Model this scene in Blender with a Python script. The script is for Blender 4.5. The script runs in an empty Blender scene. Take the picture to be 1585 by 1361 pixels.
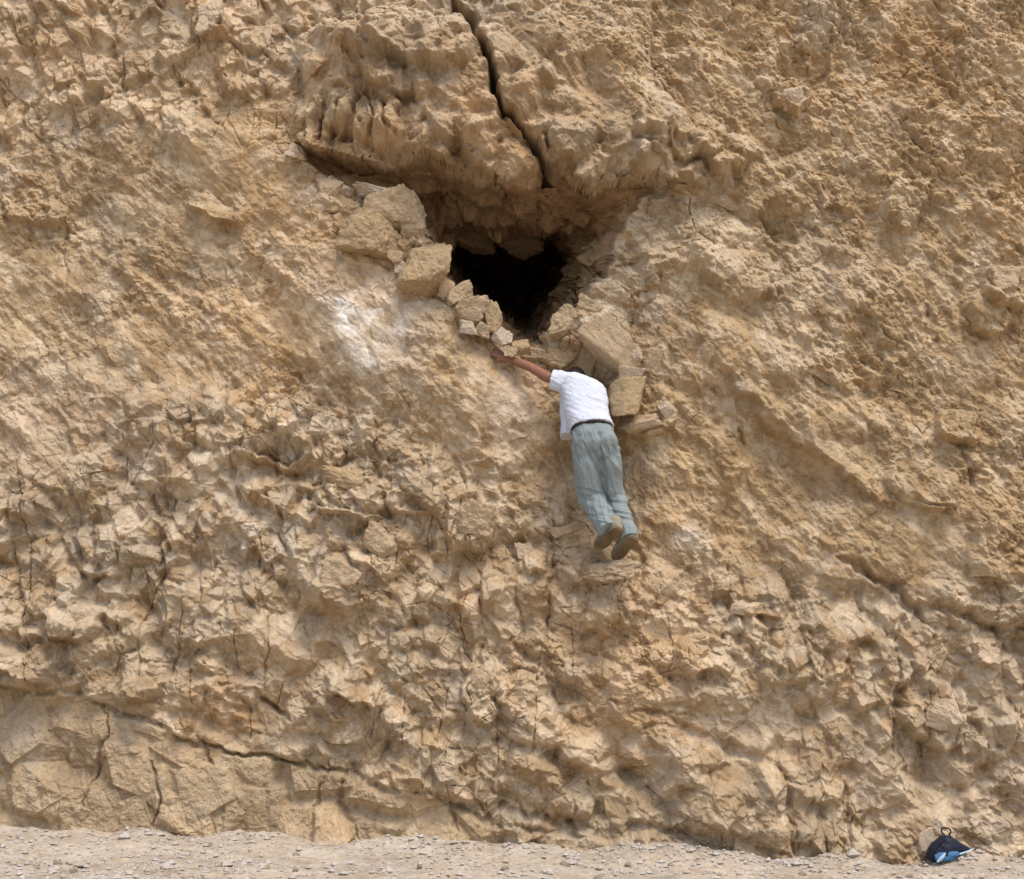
import bpy, bmesh, math
import numpy as np
from mathutils import Vector, Matrix
R = math.radians
F32 = np.float32
sc = bpy.context.scene
C = sc.collection

# ------------------------------------------------------------------ camera
F = 2535.0; PITCH = R(7.2); CAM = np.array([0.0, -13.0, 1.6])
cp, sp_ = math.cos(PITCH), math.sin(PITCH)
cam = bpy.data.objects.new('camera', bpy.data.cameras.new('camera')); C.objects.link(cam)
cam.location = CAM; cam.rotation_euler = (R(90) + PITCH, 0, 0)
cam.data.sensor_width = 36; cam.data.lens = 36 * F / 1585
cam.data.clip_start = 0.1; cam.data.clip_end = 2000
sc.camera = cam

def proj(x, y, z):
    dx, dy, dz = x - CAM[0], y - CAM[1], z - CAM[2]
    fw = dy * cp + dz * sp_; up = -dy * sp_ + dz * cp
    return 792.5 + F * dx / fw, 680.5 - F * up / fw
def Y0f(x, z):
    return 0.10 * z - 0.06 * x
def W(px, py, out=0.0):
    """point of the cliff's mean plane seen at this place of the photo, brought forward by out metres"""
    d = np.array([(px - 792.5) / F, cp - (680.5 - py) / F * sp_, sp_ + (680.5 - py) / F * cp])
    t = 13.0
    for _ in range(6):
        p = CAM + d * t
        t += (Y0f(p[0], p[2]) - out - p[1]) / d[1]
    return CAM + d * t

# ------------------------------------------------------------------ noise
U32 = np.uint32
def hsh(a, b, s):
    n = a.astype(np.int32).view(U32) * U32(374761393) + b.astype(np.int32).view(U32) * U32(668265263) + U32((s * 2246822519 + 97531) & 0xFFFFFFFF)
    n = (n ^ (n >> U32(13))) * U32(1274126177)
    n = (n ^ (n >> U32(16))) * U32(2246822519)
    return n ^ (n >> U32(15))
def h01(a, b, s):
    return (hsh(a, b, s) >> U32(8)).astype(F32) * F32(1 / 16777215)
def more(n, k):
    m = (n ^ U32((k * 2654435761) & 0xFFFFFFFF)) * U32(1274126177)
    m = (m ^ (m >> U32(15)))
    return ((m * U32(2246822519)) >> U32(8)).astype(F32) * F32(1 / 16777215)
def vnoise(x, y, s):
    xi = np.floor(x); yi = np.floor(y); fx = x - xi; fy = y - yi
    fx = fx * fx * fx * (fx * (fx * 6 - 15) + 10); fy = fy * fy * fy * (fy * (fy * 6 - 15) + 10)
    a = h01(xi, yi, s); b = h01(xi + 1, yi, s); c = h01(xi, yi + 1, s); d = h01(xi + 1, yi + 1, s)
    return (a + (b - a) * fx + (c - a) * fy + (a - b - c + d) * fx * fy) * 2 - 1
def fbm(x, y, s, o=4, g=0.5, l=2.03):
    r = 0; a = 1.0; t = 0
    for i in range(o):
        r = r + a * vnoise(x, y, s + i * 17); t += a; a *= g
        x, y = x * l + 3.7, y * l - 5.1
    return r / t * 1.6
def ridged(x, y, s, o=4, g=0.5):
    r = 0; a = 1.0; t = 0
    for i in range(o):
        r = r + a * (1 - 2.2 * np.abs(vnoise(x, y, s + i * 13))); t += a; a *= g
        x, y = x * 2.07 + 1.7, y * 2.07 - 2.1
    return r / t
def worley(u, v, s, jit=0.85):
    ui = np.floor(u); vi = np.floor(v)
    F1 = np.full(u.shape, 9, F32); F2 = np.full(u.shape, 9, F32)
    cu = np.zeros(u.shape, F32); cv = np.zeros(u.shape, F32); du = np.zeros(u.shape, F32); dv = np.zeros(u.shape, F32)
    for a in (-1, 0, 1):
        for b in (-1, 0, 1):
            A = ui + a; B = vi + b
            qx = A + 0.5 + (h01(A, B, s) - 0.5) * jit - u; qy = B + 0.5 + (h01(A, B, s + 7) - 0.5) * jit - v
            d = np.sqrt(qx * qx + qy * qy)
            m = d < F1
            F2 = np.where(m, F1, np.minimum(F2, d)); F1 = np.where(m, d, F1)
            cu = np.where(m, A, cu); cv = np.where(m, B, cv); du = np.where(m, -qx, du); dv = np.where(m, -qy, dv)
    return F1, F2, cu, cv, du, dv
def sstep(a, b, x):
    t = np.clip((x - a) / (b - a), 0, 1); return t * t * (3 - 2 * t)
def sd_poly(px, py, pts):
    """signed distance to a polygon, negative inside"""
    d = np.full(px.shape, 1e12, F32); ins = np.zeros(px.shape, bool); n = len(pts)
    for i in range(n):
        ax, ay = pts[i]; bx, by = pts[(i + 1) % n]
        ex, ey = bx - ax, by - ay; wx, wy = px - ax, py - ay
        t = np.clip((wx * ex + wy * ey) / (ex * ex + ey * ey), 0, 1)
        d = np.minimum(d, (wx - ex * t) ** 2 + (wy - ey * t) ** 2)
        if ay != by:
            c = ((ay > py) != (by > py)) & (px < (bx - ax) * (py - ay) / (by - ay) + ax)
            ins ^= c
    d = np.sqrt(d)
    return np.where(ins, -d, d)
def d_line(px, py, pts):
    """distance to an open polyline and the fraction run along it"""
    d = np.full(px.shape, 1e12, F32); s = np.zeros(px.shape, F32)
    L = [math.dist(pts[i], pts[i + 1]) for i in range(len(pts) - 1)]; T = sum(L); acc = 0
    for i in range(len(pts) - 1):
        ax, ay = pts[i]; bx, by = pts[i + 1]; ex, ey = bx - ax, by - ay
        wx, wy = px - ax, py - ay
        t = np.clip((wx * ex + wy * ey) / (ex * ex + ey * ey), 0, 1)
        q = (wx - ex * t) ** 2 + (wy - ey * t) ** 2
        m = q < d; d = np.where(m, q, d); s = np.where(m, (acc + t * L[i]) / T, s); acc += L[i]
    return np.sqrt(d), s

def blocks(x, z, size, aspect, ang, seed, amp=0.5, tilt=0.35, crack=0.4, cw=0.12, warp=0.25, lip=0.35):
    """broken rock: every cell a tilted facet with its own height; returns height (m, out of the face), cell random, edge"""
    ca, sa = math.cos(R(ang)), math.sin(R(ang))
    wx = fbm(x / size * 0.8, z / size * 0.8, seed + 100, 3) * size * warp
    wz = fbm(x / size * 0.8, z / size * 0.8, seed + 200, 3) * size * warp
    xx, zz = x + wx, z + wz
    u = (xx * ca + zz * sa) / (size * aspect); v = (-xx * sa + zz * ca) / size
    F1, F2, cu, cv, du, dv = worley(u, v, seed)
    du = du * size * aspect; dv = dv * size
    lx = du * ca - dv * sa; lz = du * sa + dv * ca
    r = h01(cu, cv, seed + 31); tx = h01(cu, cv, seed + 32) - 0.5; tz = h01(cu, cv, seed + 33) - 0.5
    h = (r - 0.5) * amp * size + lx * tx * 2 * tilt + lz * (tz * 2 * tilt - lip)
    e = F2 - F1
    h = h - crack * size * (1 - sstep(0, cw, e))
    return h, h01(cu, cv, seed + 34), e

def stones(x, z, size, aspect, ang, seed, amp=0.5, tilt=0.35, slope=2.2, gap=0.15, warp=0.12, lip=0.35, nf=5, fl=0.20):
    """packed angular fragments: each a tilted flat top with steep straight sides; the highest one shows"""
    ca, sa = math.cos(R(ang)), math.sin(R(ang))
    wx = fbm(x / size * 0.9, z / size * 0.9, seed + 100, 2) * size * warp
    wz = fbm(x / size * 0.9, z / size * 0.9, seed + 200, 2) * size * warp
    xx, zz = x + wx, z + wz
    u = (xx * ca + zz * sa) / (size * aspect); v = (-xx * sa + zz * ca) / size
    ui = np.floor(u); vi = np.floor(v)
    best = np.full(u.shape, -9, F32); rid = np.zeros(u.shape, F32); side = np.zeros(u.shape, F32)
    for a in (-1, 0, 1):
        for b in (-1, 0, 1):
            n = hsh(ui + a, vi + b, seed)
            pu = u - (ui + a + 0.5 + (more(n, 1) - 0.5) * 0.8); pv = v - (vi + b + 0.5 + (more(n, 2) - 0.5) * 0.8)
            r = more(n, 3)
            lx = pu * size * aspect * ca - pv * size * sa; lz = pu * size * aspect * sa + pv * size * ca
            top = (r - 0.5) * amp * size + lx * (more(n, 4) - 0.5) * 2 * tilt + lz * ((more(n, 5) - 0.5) * 2 * tilt - lip) - (r < gap) * 0.6 * size
            ph = more(n, 6) * 6.2832
            m = np.full(u.shape, -9, F32)
            for j in range(nf):
                an = ph + j * (6.2832 / nf) + (more(n, 10 + j) - 0.5) * 0.8
                m = np.maximum(m, pu * np.cos(an) + pv * np.sin(an) - (0.34 + 0.28 * more(n, 20 + j)))
            hh = top - slope * size * np.maximum(m, 0)
            k = hh > best
            best = np.where(k, hh, best); rid = np.where(k, more(n, 7), rid); side = np.where(k, m, side)
    best = np.maximum(best, -fl * size + 0.25 * (best + fl * size))
    return best.astype(F32), rid, side
def rock_relief(x, z, px, py):
    """height out of the mean plane and the tint fields, for points x,z of the cliff"""
    n1 = fbm(x * 1.3, z * 1.3, 5, 4); n2 = fbm(x * 1.3, z * 1.3, 9, 4)
    jx = fbm(x * 5, z * 5, 41, 4) ; jz = fbm(x * 5, z * 5, 47, 4)
    wpx = px + n1 * 22 + jx * 9; wpy = py + n2 * 22 + jz * 9          # ragged limits between kinds of rock
    epx = px + jx * 8; epy = py + jz * 8
    # zones
    def zone(pts, soft=45):
        return 1 - sstep(-soft, soft, sd_poly(wpx, wpy, pts))
    zGR = zone([(830, -400), (2400, -400), (2400, 900), (1585, 900), (1500, 760), (1250, 560), (1150, 330), (980, 200), (860, 60)])
    zUL = zone([(-900, -400), (480, -400), (500, 60), (450, 200), (300, 190), (150, 230), (-900, 260)])
    zSM = zone([(-900, 260), (150, 230), (440, 240), (500, 330), (640, 440), (760, 540), (860, 620), (880, 760), (700, 700), (560, 640), (380, 600), (200, 620), (120, 720), (-900, 860)])
    zSR = zone([(950, 700), (960, 560), (1060, 420), (1180, 420), (1300, 560), (1500, 780), (1585, 900), (1400, 900), (1150, 880), (1000, 820)], 60)
    crackY = np.interp(wpx * 0.75 + px * 0.25, [-900, 0, 120, 240, 330, 530, 700, 780, 960, 1100, 2400], [1000, 1060, 1075, 1130, 1160, 1195, 1245, 1285, 1310, 1400, 1500])
    zSL = sstep(-8, 12, py - crackY)
    zBL = np.clip(1 - zGR - zUL - zSM - zSR, 0, 1) * (1 - zSL)
    zUL = zUL * (1 - zGR); zSM = zSM * (1 - zSL)
    # broad form
    H = 0.11 * fbm(x * 0.45, z * 0.45, 11, 3) + 0.075 * n1 + 0.03 * n2
    # dip-parallel bedding: strata run down to the right
    ca, sa = math.cos(R(-38)), math.sin(R(-38))
    u = x * ca + z * sa; v = -x * sa + z * ca
    bed = ridged(u * 0.7, v * 2.6, 61, 4)
    H += 0.045 * bed * (1 - zSL)
    c2, s2 = math.cos(R(-55)), math.sin(R(-55))
    u2 = x * c2 + z * s2; v2 = -x * s2 + z * c2
    streak = ridged(u2 * 1.8, v2 * 7.5, 71, 4)
    # broken layers
    bB, rB, eB = stones(x, z, 0.40, 1.2, -18, 301, 0.22, 0.30, 1.3, 0.1, 0.15, 0.22)
    bM, rM, eM = stones(x, z, 0.20, 1.15, 15, 302, 0.36, 0.44, 1.8, 0.12, 0.10, 0.38, 5, 0.30)
    bS, rS, eS = stones(x, z, 0.095, 1.25, -25, 303, 0.44, 0.50, 2.2, 0.15, 0.10, 0.45, 5, 0.30)
    bT, rT, eT = stones(x, z, 0.045, 1.25, -35, 304, 0.5, 0.55, 2.4, 0.2, 0.15, 0.55, 4)
    gM, qM, fM = stones(x, z, 0.14, 1.4, -42, 305, 0.34, 0.32, 1.5, 0.15, 0.3, 0.25)
    gS, qS, fS = stones(x, z, 0.048, 1.7, -50, 306, 0.50, 0.46, 2.2, 0.3, 0.35, 0.45)
    jB, rJ, eJ = stones(x, z, 0.24, 0.70, 8, 321, 0.30, 0.34, 2.2, 0.12, 0.08, 0.24, 5, 0.22)
    jS, rK, eK = stones(x, z, 0.11, 0.8, -12, 322, 0.38, 0.42, 2.2, 0.12, 0.08, 0.34, 5, 0.25)
    uM, kM, lM = stones(x, z, 0.25, 0.75, 20, 307, 0.30, 0.36, 2.2, 0.1, 0.12, 0.22, 5, 0.14)
    uS, kS, lS = stones(x, z, 0.105, 0.7, 10, 308, 0.32, 0.40, 2.4, 0.12, 0.12, 0.25, 5, 0.16)
    patch = sstep(-0.35, 0.45, fbm(x * 1.7, z * 1.7, 77, 3))           # where the rock is shattered small
    patch2 = sstep(-0.4, 0.5, fbm(x * 2.6, z * 2.6, 87, 3))
    patch3 = sstep(-0.1, 0.5, fbm(x * 1.1, z * 1.1, 97, 3))
    calm = sstep(0.02, 0.45, fbm(x * 0.75 + 9, z * 0.75 + z * .3, 117, 3) + 0.55 * np.exp(-((px - 300) / 260) ** 2 - ((py - 520) / 110) ** 2) + 0.5 * np.exp(-((px - 1250) / 200) ** 2 - ((py - 680) / 110) ** 2) + 0.5 * np.exp(-((px - 120) / 140) ** 2 - ((py - 680) / 90) ** 2) + 0.9 * np.exp(-((px - 555) / 70) ** 2 - ((py - 525) / 60) ** 2) + 0.4 * np.exp(-((px - 400) / 70) ** 2 - ((py - 100) / 60) ** 2))
    k_ = 1 - 0.62 * calm * np.clip(zSM + zSR + 0.5 * zUL + 0.35 * zBL + 0.4 * zGR, 0, 1)
    gS = gS * k_; bS = bS * k_; bT = bT * k_; gM = gM * (0.35 + 0.65 * k_); streak = streak * (0.4 + 0.6 * k_); jS = jS * k_
    fine = fbm(x * 28, z * 28, 51, 4, 0.65) * 0.0065 + fbm(x * 9, z * 9, 55, 3) * 0.007 + zGR * 0.008 * fbm(x * 20, z * 20, 57, 3, 0.7)
    jo = sstep(-0.25, 0.25, fbm(x * 0.9 + 3, z * 0.9, 107, 3) + 0.35 * np.exp(-((px - 1150) / 300) ** 2 - ((py - 1000) / 160) ** 2) + 0.4 * np.exp(-((px - 650) / 200) ** 2 - ((py - 780) / 110) ** 2))
    H += zBL * (bB * 0.9 + jo * (jB * 0.85 + jS * 0.65 + bT * 0.5 * patch2 + bS * 0.30 * patch) + (1 - jo) * (bM * 0.65 + bS * (0.25 + 0.6 * patch) + bT * (0.3 + 0.6 * patch2)))
    H += zGR * (gM * (0.25 + 0.55 * patch) + gS * (0.6 + 0.5 * patch2) + bT * (0.35 + 0.5 * patch3) + bM * 0.30 * patch3 + streak * 0.026 + bB * 0.25)
    H += zUL * (uM + uS * (0.4 + 0.5 * patch2) + bT * 0.25 + bS * 0.25 * patch)
    H += zSM * (bB * 0.35 + gM * 0.40 + gS * (0.25 + 0.45 * patch) + bT * 0.45 * patch2 + streak * 0.015 + bS * 0.5 * patch)
    H += zSR * (gM * 0.38 + gS * 0.40 + bT * 0.35 * patch2 + streak * 0.016 + bB * 0.3 + bS * 0.3 * patch)
    H += fine * (1 - 0.3 * calm)
    cx = x + 0.012 * jx; cz = z + 0.012 * jz
    for sz, asp, an, sd, dp in ((0.24, 2.6, -6, 701, .028), (0.30, 0.45, -24, 703, .022), (0.11, 1.5, 14, 702, .012)):
        ca_, sa_ = math.cos(R(an)), math.sin(R(an))
        f1, f2, _, _, _, _ = worley((cx * ca_ + cz * sa_) / sz, (-cx * sa_ + cz * ca_) / (sz * asp), sd, 0.9)
        msk = sstep(0.30, 0.70, fbm(x * 2.0, z * 2.0, sd + 3, 3) + 0.25 * jx)
        H -= (zBL + 0.8 * zUL + 0.3 * zSM + 0.2 * zGR + 0.8 * zSL) * dp * np.exp(-((f2 - f1) * sz / 0.009) ** 2) * msk
    # steep joints that cut the blocky beds
    jt = np.abs(vnoise(x * 3.1 + z * 0.35 + jx * 0.15, z * 0.5, 621)); jm = sstep(0.0, 0.4, fbm(x * 1.2, z * 1.2, 625, 2))
    H -= zBL * 0.035 * np.exp(-(jt / 0.035) ** 2) * jm
    # ---- smooth dressed slabs along the foot
    sl, rsl, esl = stones(x, z, 0.46, 0.8, 74, 309, 0.07, 0.10, 3.0, 0.1, 0.06, 0.03, 4, 0.04)
    H *= 1 - 0.65 * zSL
    H += zSL * (sl * 0.9 + uM * 0.10 + jB * 0.18 + jS * 0.10 + bS * 0.12 * patch + gS * 0.15 * patch2 + bT * 0.40 * patch - 0.03 + 0.006 * fbm(x * 40, z * 40, 95, 3, .7) + fbm(x * 3, z * 3, 93, 4) * 0.03)
    dcr, _ = d_line(px, py + jz * 9, [(-300, 1030), (0, 1060), (120, 1078), (240, 1128), (330, 1160), (530, 1195), (700, 1245), (780, 1285), (960, 1300)])
    H -= (0.055 + 0.04 * n2) * np.exp(-(dcr / (4.5 + 1.5 * n1)) ** 2) * (py < 1320)
    # ---- crevices and open joints
    def crev(pts, w, dep, wob=10, side=0.0):
        d, s = d_line(px + jx * wob, py + jz * wob, pts)
        tap = np.sqrt(np.clip(4 * s * (1 - s), 0, 1)) * 0.7 + 0.3
        return dep * tap * np.exp(-(d / (w * tap)) ** 2)
    crevs = [([(1300, 865), (1370, 900), (1420, 935), (1500, 950), (1600, 975)], 9, .12), ([(860, 790), (855, 900), (850, 1000)], 4, .05),
             ([(1393, 960), (1392, 1040), (1394, 1160)], 4, .06), ([(395, 1065), (445, 1118)], 5, .09), ([(980, 1100), (1080, 1130), (1180, 1180), (1250, 1215)], 9, .08),
             ([(760, 1140), (860, 1180), (930, 1200), (1000, 1200)], 12, .12), ([(770, 1250), (950, 1290), (1100, 1290)], 12, .10),
             ([(235, 1180), (250, 1230), (235, 1290)], 3, .06), ([(150, 1080), (165, 1140), (120, 1260)], 2.5, .045), ([(305, 1140), (330, 1190)], 3, .05),
             ([(500, 1190), (475, 1290)], 3, .05), ([(700, 1245), (705, 1300)], 3.5, .05), ([(530, 1190), (525, 1250), (545, 1290)], 5, .07), ([(160, 10), (180, 110), (175, 190)], 7, .06),
             ([(240, 60), (300, 150), (350, 210)], 6, .05), ([(60, 0), (60, 200), (100, 330), (105, 440)], 5, .04),
             ([(1385, 735), (1390, 765), (1480, 790)], 5, .06), ([(1140, 660), (1160, 690)], 4, .05), ([(1490, 700), (1520, 760)], 5, .06),
             ([(1560, 960), (1600, 1080)], 10, .09), ([(400, 700), (480, 740), (540, 790)], 7, .06), ([(610, 700), (600, 800)], 5, .05), ([(680, 700), (690, 830)], 5, .05),
             ([(0, 985), (70, 1000), (130, 1040)], 12, .12), ([(240, 800), (265, 850)], 8, .07), ([(935, 830), (990, 860), (985, 960)], 6, .06), ([(120, 830), (135, 880)], 8, .08)]
    for p, w, dep in crevs:
        H -= crev(p, w, dep)
    # ---- hand-placed masses standing out of the face (tilted lumps)
    def lump(cx, cy, rx, ry, ang, out, low=0.6, p=3.0):
        c, s = math.cos(R(ang)), math.sin(R(ang)); dx, dy = px + jx * 10 - cx, py + jz * 10 - cy
        a = (dx * c + dy * s) / rx; b = (-dx * s + dy * c) / ry
        rr = (np.abs(a) ** p + np.abs(b) ** p)
        return out * (1 - sstep(0.45 if p > 2.5 else 0.2, 1.15, rr)) * (1 + low * b)
    for a in [(428, 680, 50, 45, 20, .12), (545, 760, 60, 45, 10, .13), (645, 745, 45, 55, 0, .12), (735, 800, 50, 55, 8, .12), (530, 890, 45, 60, 15, .14),
              (590, 850, 45, 40, 30, .10), (1455, 1100, 55, 50, 30, .15), (120, 960, 45, 35, 0, .13), (45, 1010, 60, 40, 30, .16), (160, 850, 45, 40, 20, .10),
              (1430, 750, 60, 35, 25, .10), (1485, 655, 30, 28, 20, .12), (1560, 440, 40, 40, 0, .15), (1530, 480, 40, 28, 45, .10), (1228, 150, 26, 26, 0, .12),
              (1240, 85, 45, 45, 0, -.10), (1200, 345, 40, 20, 60, -.10), (1400, 320, 35, 35, 30, .10), (1220, 1000, 45, 60, 0, .09), (1280, 1000, 30, 60, 0, .08),
              (745, 1060, 28, 55, 0, .12), (560, 1060, 55, 28, 20, .10), (930, 940, 30, 45, 0, .09), (1090, 1010, 45, 30, 10, .09), (225, 1040, 35, 45, 20, .10),
              (1180, 930, 40, 28, 20, .08), (325, 25, 30, 45, 0, .13), (395, 90, 60, 60, 0, .06), (60, 300, 60, 50, 0, .07), (340, 325, 45, 18, 15, .09), (1010, 220, 30, 28, 0, .10),
              (1060, 225, 34, 28, 30, .10), (1115, 230, 50, 40, 30, .08), (1000, 270, 30, 22, 50, .09), (960, 560, 30, 40, 20, .05), (1010, 650, 45, 24, -15, .10),
              (1140, 400, 80, 60, 30, .07), (540, 780, 70, 14, 12, -.06), (430, 690, 36, 24, 20, -.10), (640, 780, 34, 12, 8, -.06), (1200, 600, 130, 50, 42, .07), (1330, 700, 120, 40, 42, .06),
              (300, 1240, 70, 60, 0, .05), (510, 1290, 32, 36, 0, .09), (60, 1180, 55, 90, 0, .06), (830, 860, 22, 26, 0, .07), (1530, 1010, 40, 22, 20, .09), (1290, 560, 60, 22, 15, -.04)]:
        H += lump(*a)
    # gentle gully the man stands in, and the smooth apron left of it
    H -= 0.20 * np.exp(-((px - 905 - (py - 640) * 0.22) / 55) ** 2) * sstep(520, 600, py) * (1 - sstep(800, 880, py))
    ap = 1 - sstep(-60, 30, sd_poly(epx, epy, [(480, 250), (560, 330), (640, 430), (770, 530), (850, 600), (868, 720), (800, 690), (640, 640), (500, 610), (400, 450), (430, 300)]))
    H = H * (1 - 0.25 * ap) + ap * 0.16
    # ---- the cave
    over = [(445, 60), (560, 30), (700, -60), (1000, -60), (1010, 130), (1080, 200), (1120, 250), (1070, 285), (985, 290), (940, 294), (914, 304), (884, 286), (858, 256), (843, 240), (838, 268), (834, 300), (795, 304), (740, 290), (700, 272), (650, 262), (612, 262), (560, 262), (520, 250), (474, 232), (455, 200), (470, 140)]
    jag = (rM - 0.5) * 12 + (rS - 0.5) * 6 + (rT - 0.5) * 2
    sdO = sd_poly(px + jx * 7, py + jz * 7, over) + jag * sstep(180, 230, py)
    lipw = 1 - sstep(-5, 4, sdO)
    bulge = np.clip(-sdO / 75, 0, 1) ** 0.5
    Hov = 0.30 + 0.24 * np.sqrt(np.clip((-sdO) / 60, 0, 1)) - 0.0010 * np.clip(py * -1 + 120, 0, 300)
    Hov = Hov * sstep(-60, 120, py) * (1 - sstep(960, 1120, px)) * (sstep(430, 520, px))
    H = H * (1 - 0.55 * sstep(0, 60, -sdO) * (1 - sstep(900, 1000, px)) * sstep(40, 140, py)) + lipw * Hov
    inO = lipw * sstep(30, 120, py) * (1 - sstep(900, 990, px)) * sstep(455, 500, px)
    oB = stones(x, z, 0.34, 1.5, -42, 311, 0.25, 0.30, 0.9, 0.1, 0.25, 0.1)[0]
    H = H * (1 - 0.5 * inO) + inO * (oB * 1.0 + bM * 0.55 + bS * 0.30 * patch2 + gS * 0.30 * patch + streak * 0.03 + bT * 0.12 + fbm(x * 4, z * 4, 123, 5) * 0.045)
    # hanging flutes
    fl = (1 - sstep(-22, 14, sd_poly(epx, epy, [(478, 222), (500, 150), (560, 100), (640, 120), (650, 200), (610, 252), (520, 245)])))
    fr = ridged(x * 6.5 + z * 1.0 + n1 * 0.5, z * 1.1, 131, 2, 0.4)
    H += fl * (0.15 * fr) - fl * 0.08
    for a in [(492, 200, 11, 42, 8, .12, .1), (517, 205, 11, 44, 12, .13, .1), (541, 190, 11, 48, 14, .13, .1), (566, 196, 11, 46, 4, .13, .1), (590, 204, 12, 44, -4, .13, .1), (615, 196, 13, 44, -10, .12, .1), (548, 130, 40, 24, 10, .10, .4),
              (1005, 215, 24, 24, 20, .12, .7), (1050, 205, 26, 26, 10, .12, .7), (1085, 232, 28, 26, 0, .13, .7), (1025, 248, 24, 24, 30, .12, .7), (985, 262, 20, 24, 10, .12, .7), (1125, 262, 26, 22, 10, .10, .7), (1145, 225, 30, 26, 0, .08, .6), (1075, 275, 24, 18, 0, .12, .7)]:
        H += lump(*a, 2.4)
    # step between the two great blocks, and the joint that parts them
    for a in [(650, 75, 85, 52, 12, .13, .5), (610, 130, 80, 26, 35, .08, .6), (700, 160, 60, 90, -30, .10, .5), (770, 250, 60, 45, 35, .12, .6), (650, 225, 60, 40, 30, .10, .6), (560, 85, 40, 26, 15, .08, .5),
              (855, 200, 80, 60, 45, .14, .5), (800, 90, 60, 80, 0, .08, .3), (895, 255, 55, 28, 45, .10, .6)]:
        H += 1.5 * lump(*a)
    dj, sj = d_line(px + jx * 6, py + jz * 6, [(700, 0), (722, 42), (748, 90), (762, 145), (785, 195), (815, 232), (836, 262), (850, 290)])
    wj = 3.8 + 5 * sstep(0.75, 1.0, sj) + 11 * np.exp(-((sj - 0.12) / 0.06) ** 2)
    H -= 0.50 * np.exp(-((dj + np.clip(jag * 0.25, -3, 3)) / wj) ** 2)
    # alcove: a sloping brown ceiling running back under the blocks
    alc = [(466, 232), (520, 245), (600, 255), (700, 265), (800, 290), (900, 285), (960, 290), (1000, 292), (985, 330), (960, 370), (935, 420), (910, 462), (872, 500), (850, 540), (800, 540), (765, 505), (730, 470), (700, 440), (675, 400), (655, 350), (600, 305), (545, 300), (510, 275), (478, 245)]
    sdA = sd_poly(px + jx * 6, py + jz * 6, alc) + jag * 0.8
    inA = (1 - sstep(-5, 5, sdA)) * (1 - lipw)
    hole = [(650, 322), (700, 322), (760, 338), (830, 342), (890, 332), (902, 392), (888, 435), (868, 470), (852, 505), (842, 540), (800, 530), (765, 505), (730, 470), (700, 445), (676, 400)]
    sdH = sd_poly(px + jx * 7, py + jz * 7, hole)
    topY = np.interp(px, [466, 520, 600, 700, 800, 900, 1000], [232, 245, 262, 275, 300, 296, 292])
    run = np.clip((py - topY) / 75, 0, 2.4)                             # how far below the lip
    roofb, rfr, _ = stones(x, z, 0.26, 1.5, -8, 310, 0.5, 0.45, 1.2, 0.1, 0.2, 0.0)
    D = 0.24 + 0.10 * run + 0.85 * run * sstep(480, 640, px) - bM * 0.9 - bS * 0.8 - gM * .4 - roofb * 0.9 + 0.08 * fbm(x * 3, z * 3, 133, 4)
    rgt = sstep(905, 985, px + jx * 10)                                     # right jamb comes forward again
    D = D * (1 - rgt * 0.8) - rgt * (0.02 + 0.6 * bM + 0.5 * gM)
    D = D * (0.25 + 0.75 * sstep(0, 40, -sdA))
    deep = sstep(-2, 20, -sdH)
    low = sstep(346, 366, py + jz * 8 + (px - 780) * -0.05)
    D = D + deep * (0.30 + 3.2 * low)
    H = H * (1 - inA) - D * inA
    lift = np.clip(D, 0, 9) * inA
    # tint fields
    tint = dict(chalk=(1 - sstep(-45, 40, sd_poly(wpx, wpy, [(470, 440), (520, 450), (600, 465), (665, 490), (640, 540), (600, 570), (560, 592), (530, 580), (500, 520)]))) * (0.62 + 0.40 * fbm(x * 7, z * 7, 161, 4) + 0.55 * np.exp(-((px - 555) / 40) ** 2 - ((py - 570) / 30) ** 2) + .4 * np.exp(-((px - 515) / 40) ** 2 - ((py - 490) / 40) ** 2))
                + 0.6 * np.exp(-((px - 1068) / 24) ** 2 - ((py - 832) / 18) ** 2) + 0.35 * np.exp(-((px - 400) / 60) ** 2 - ((py - 810) / 70) ** 2) * (0.5 + fbm(x * 8, z * 8, 165, 3))
                + 0.35 * np.exp(-((px - 790) / 40) ** 2 - ((py - 650) / 60) ** 2),
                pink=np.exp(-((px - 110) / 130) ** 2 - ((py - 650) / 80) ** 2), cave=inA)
    cell = ((rM * (1 - jo) + rJ * jo) * zBL + qM * (zGR + zSM + zSR) * 0.8 + kM * zUL + rsl * zSL) - 0.5
    cell2 = ((rS * (1 - jo) + rK * jo) * zBL + qS * (zGR + zSM + zSR) + kS * zUL + 0.5 * zSL) - 0.5
    tint.update(lipz=np.exp(-(sdO / 11) ** 2) * sstep(190, 235, py) * sstep(450, 480, px) * (1 - sstep(1080, 1160, px)), rs=np.where(zBL > 0.5, rS, np.where(zUL > 0.5, kS, qS)) , rm=np.where(zBL > 0.5, np.where(jo > 0.5, rK, rM), np.where(zUL > 0.5, kM, qM)), lift=lift, over=inO, gr=zGR, ul=zUL, sm=zSM, bl=zBL, sl=zSL, cell=cell, cell2=cell2, rT=rT - 0.5)
    return H, tint

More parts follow.
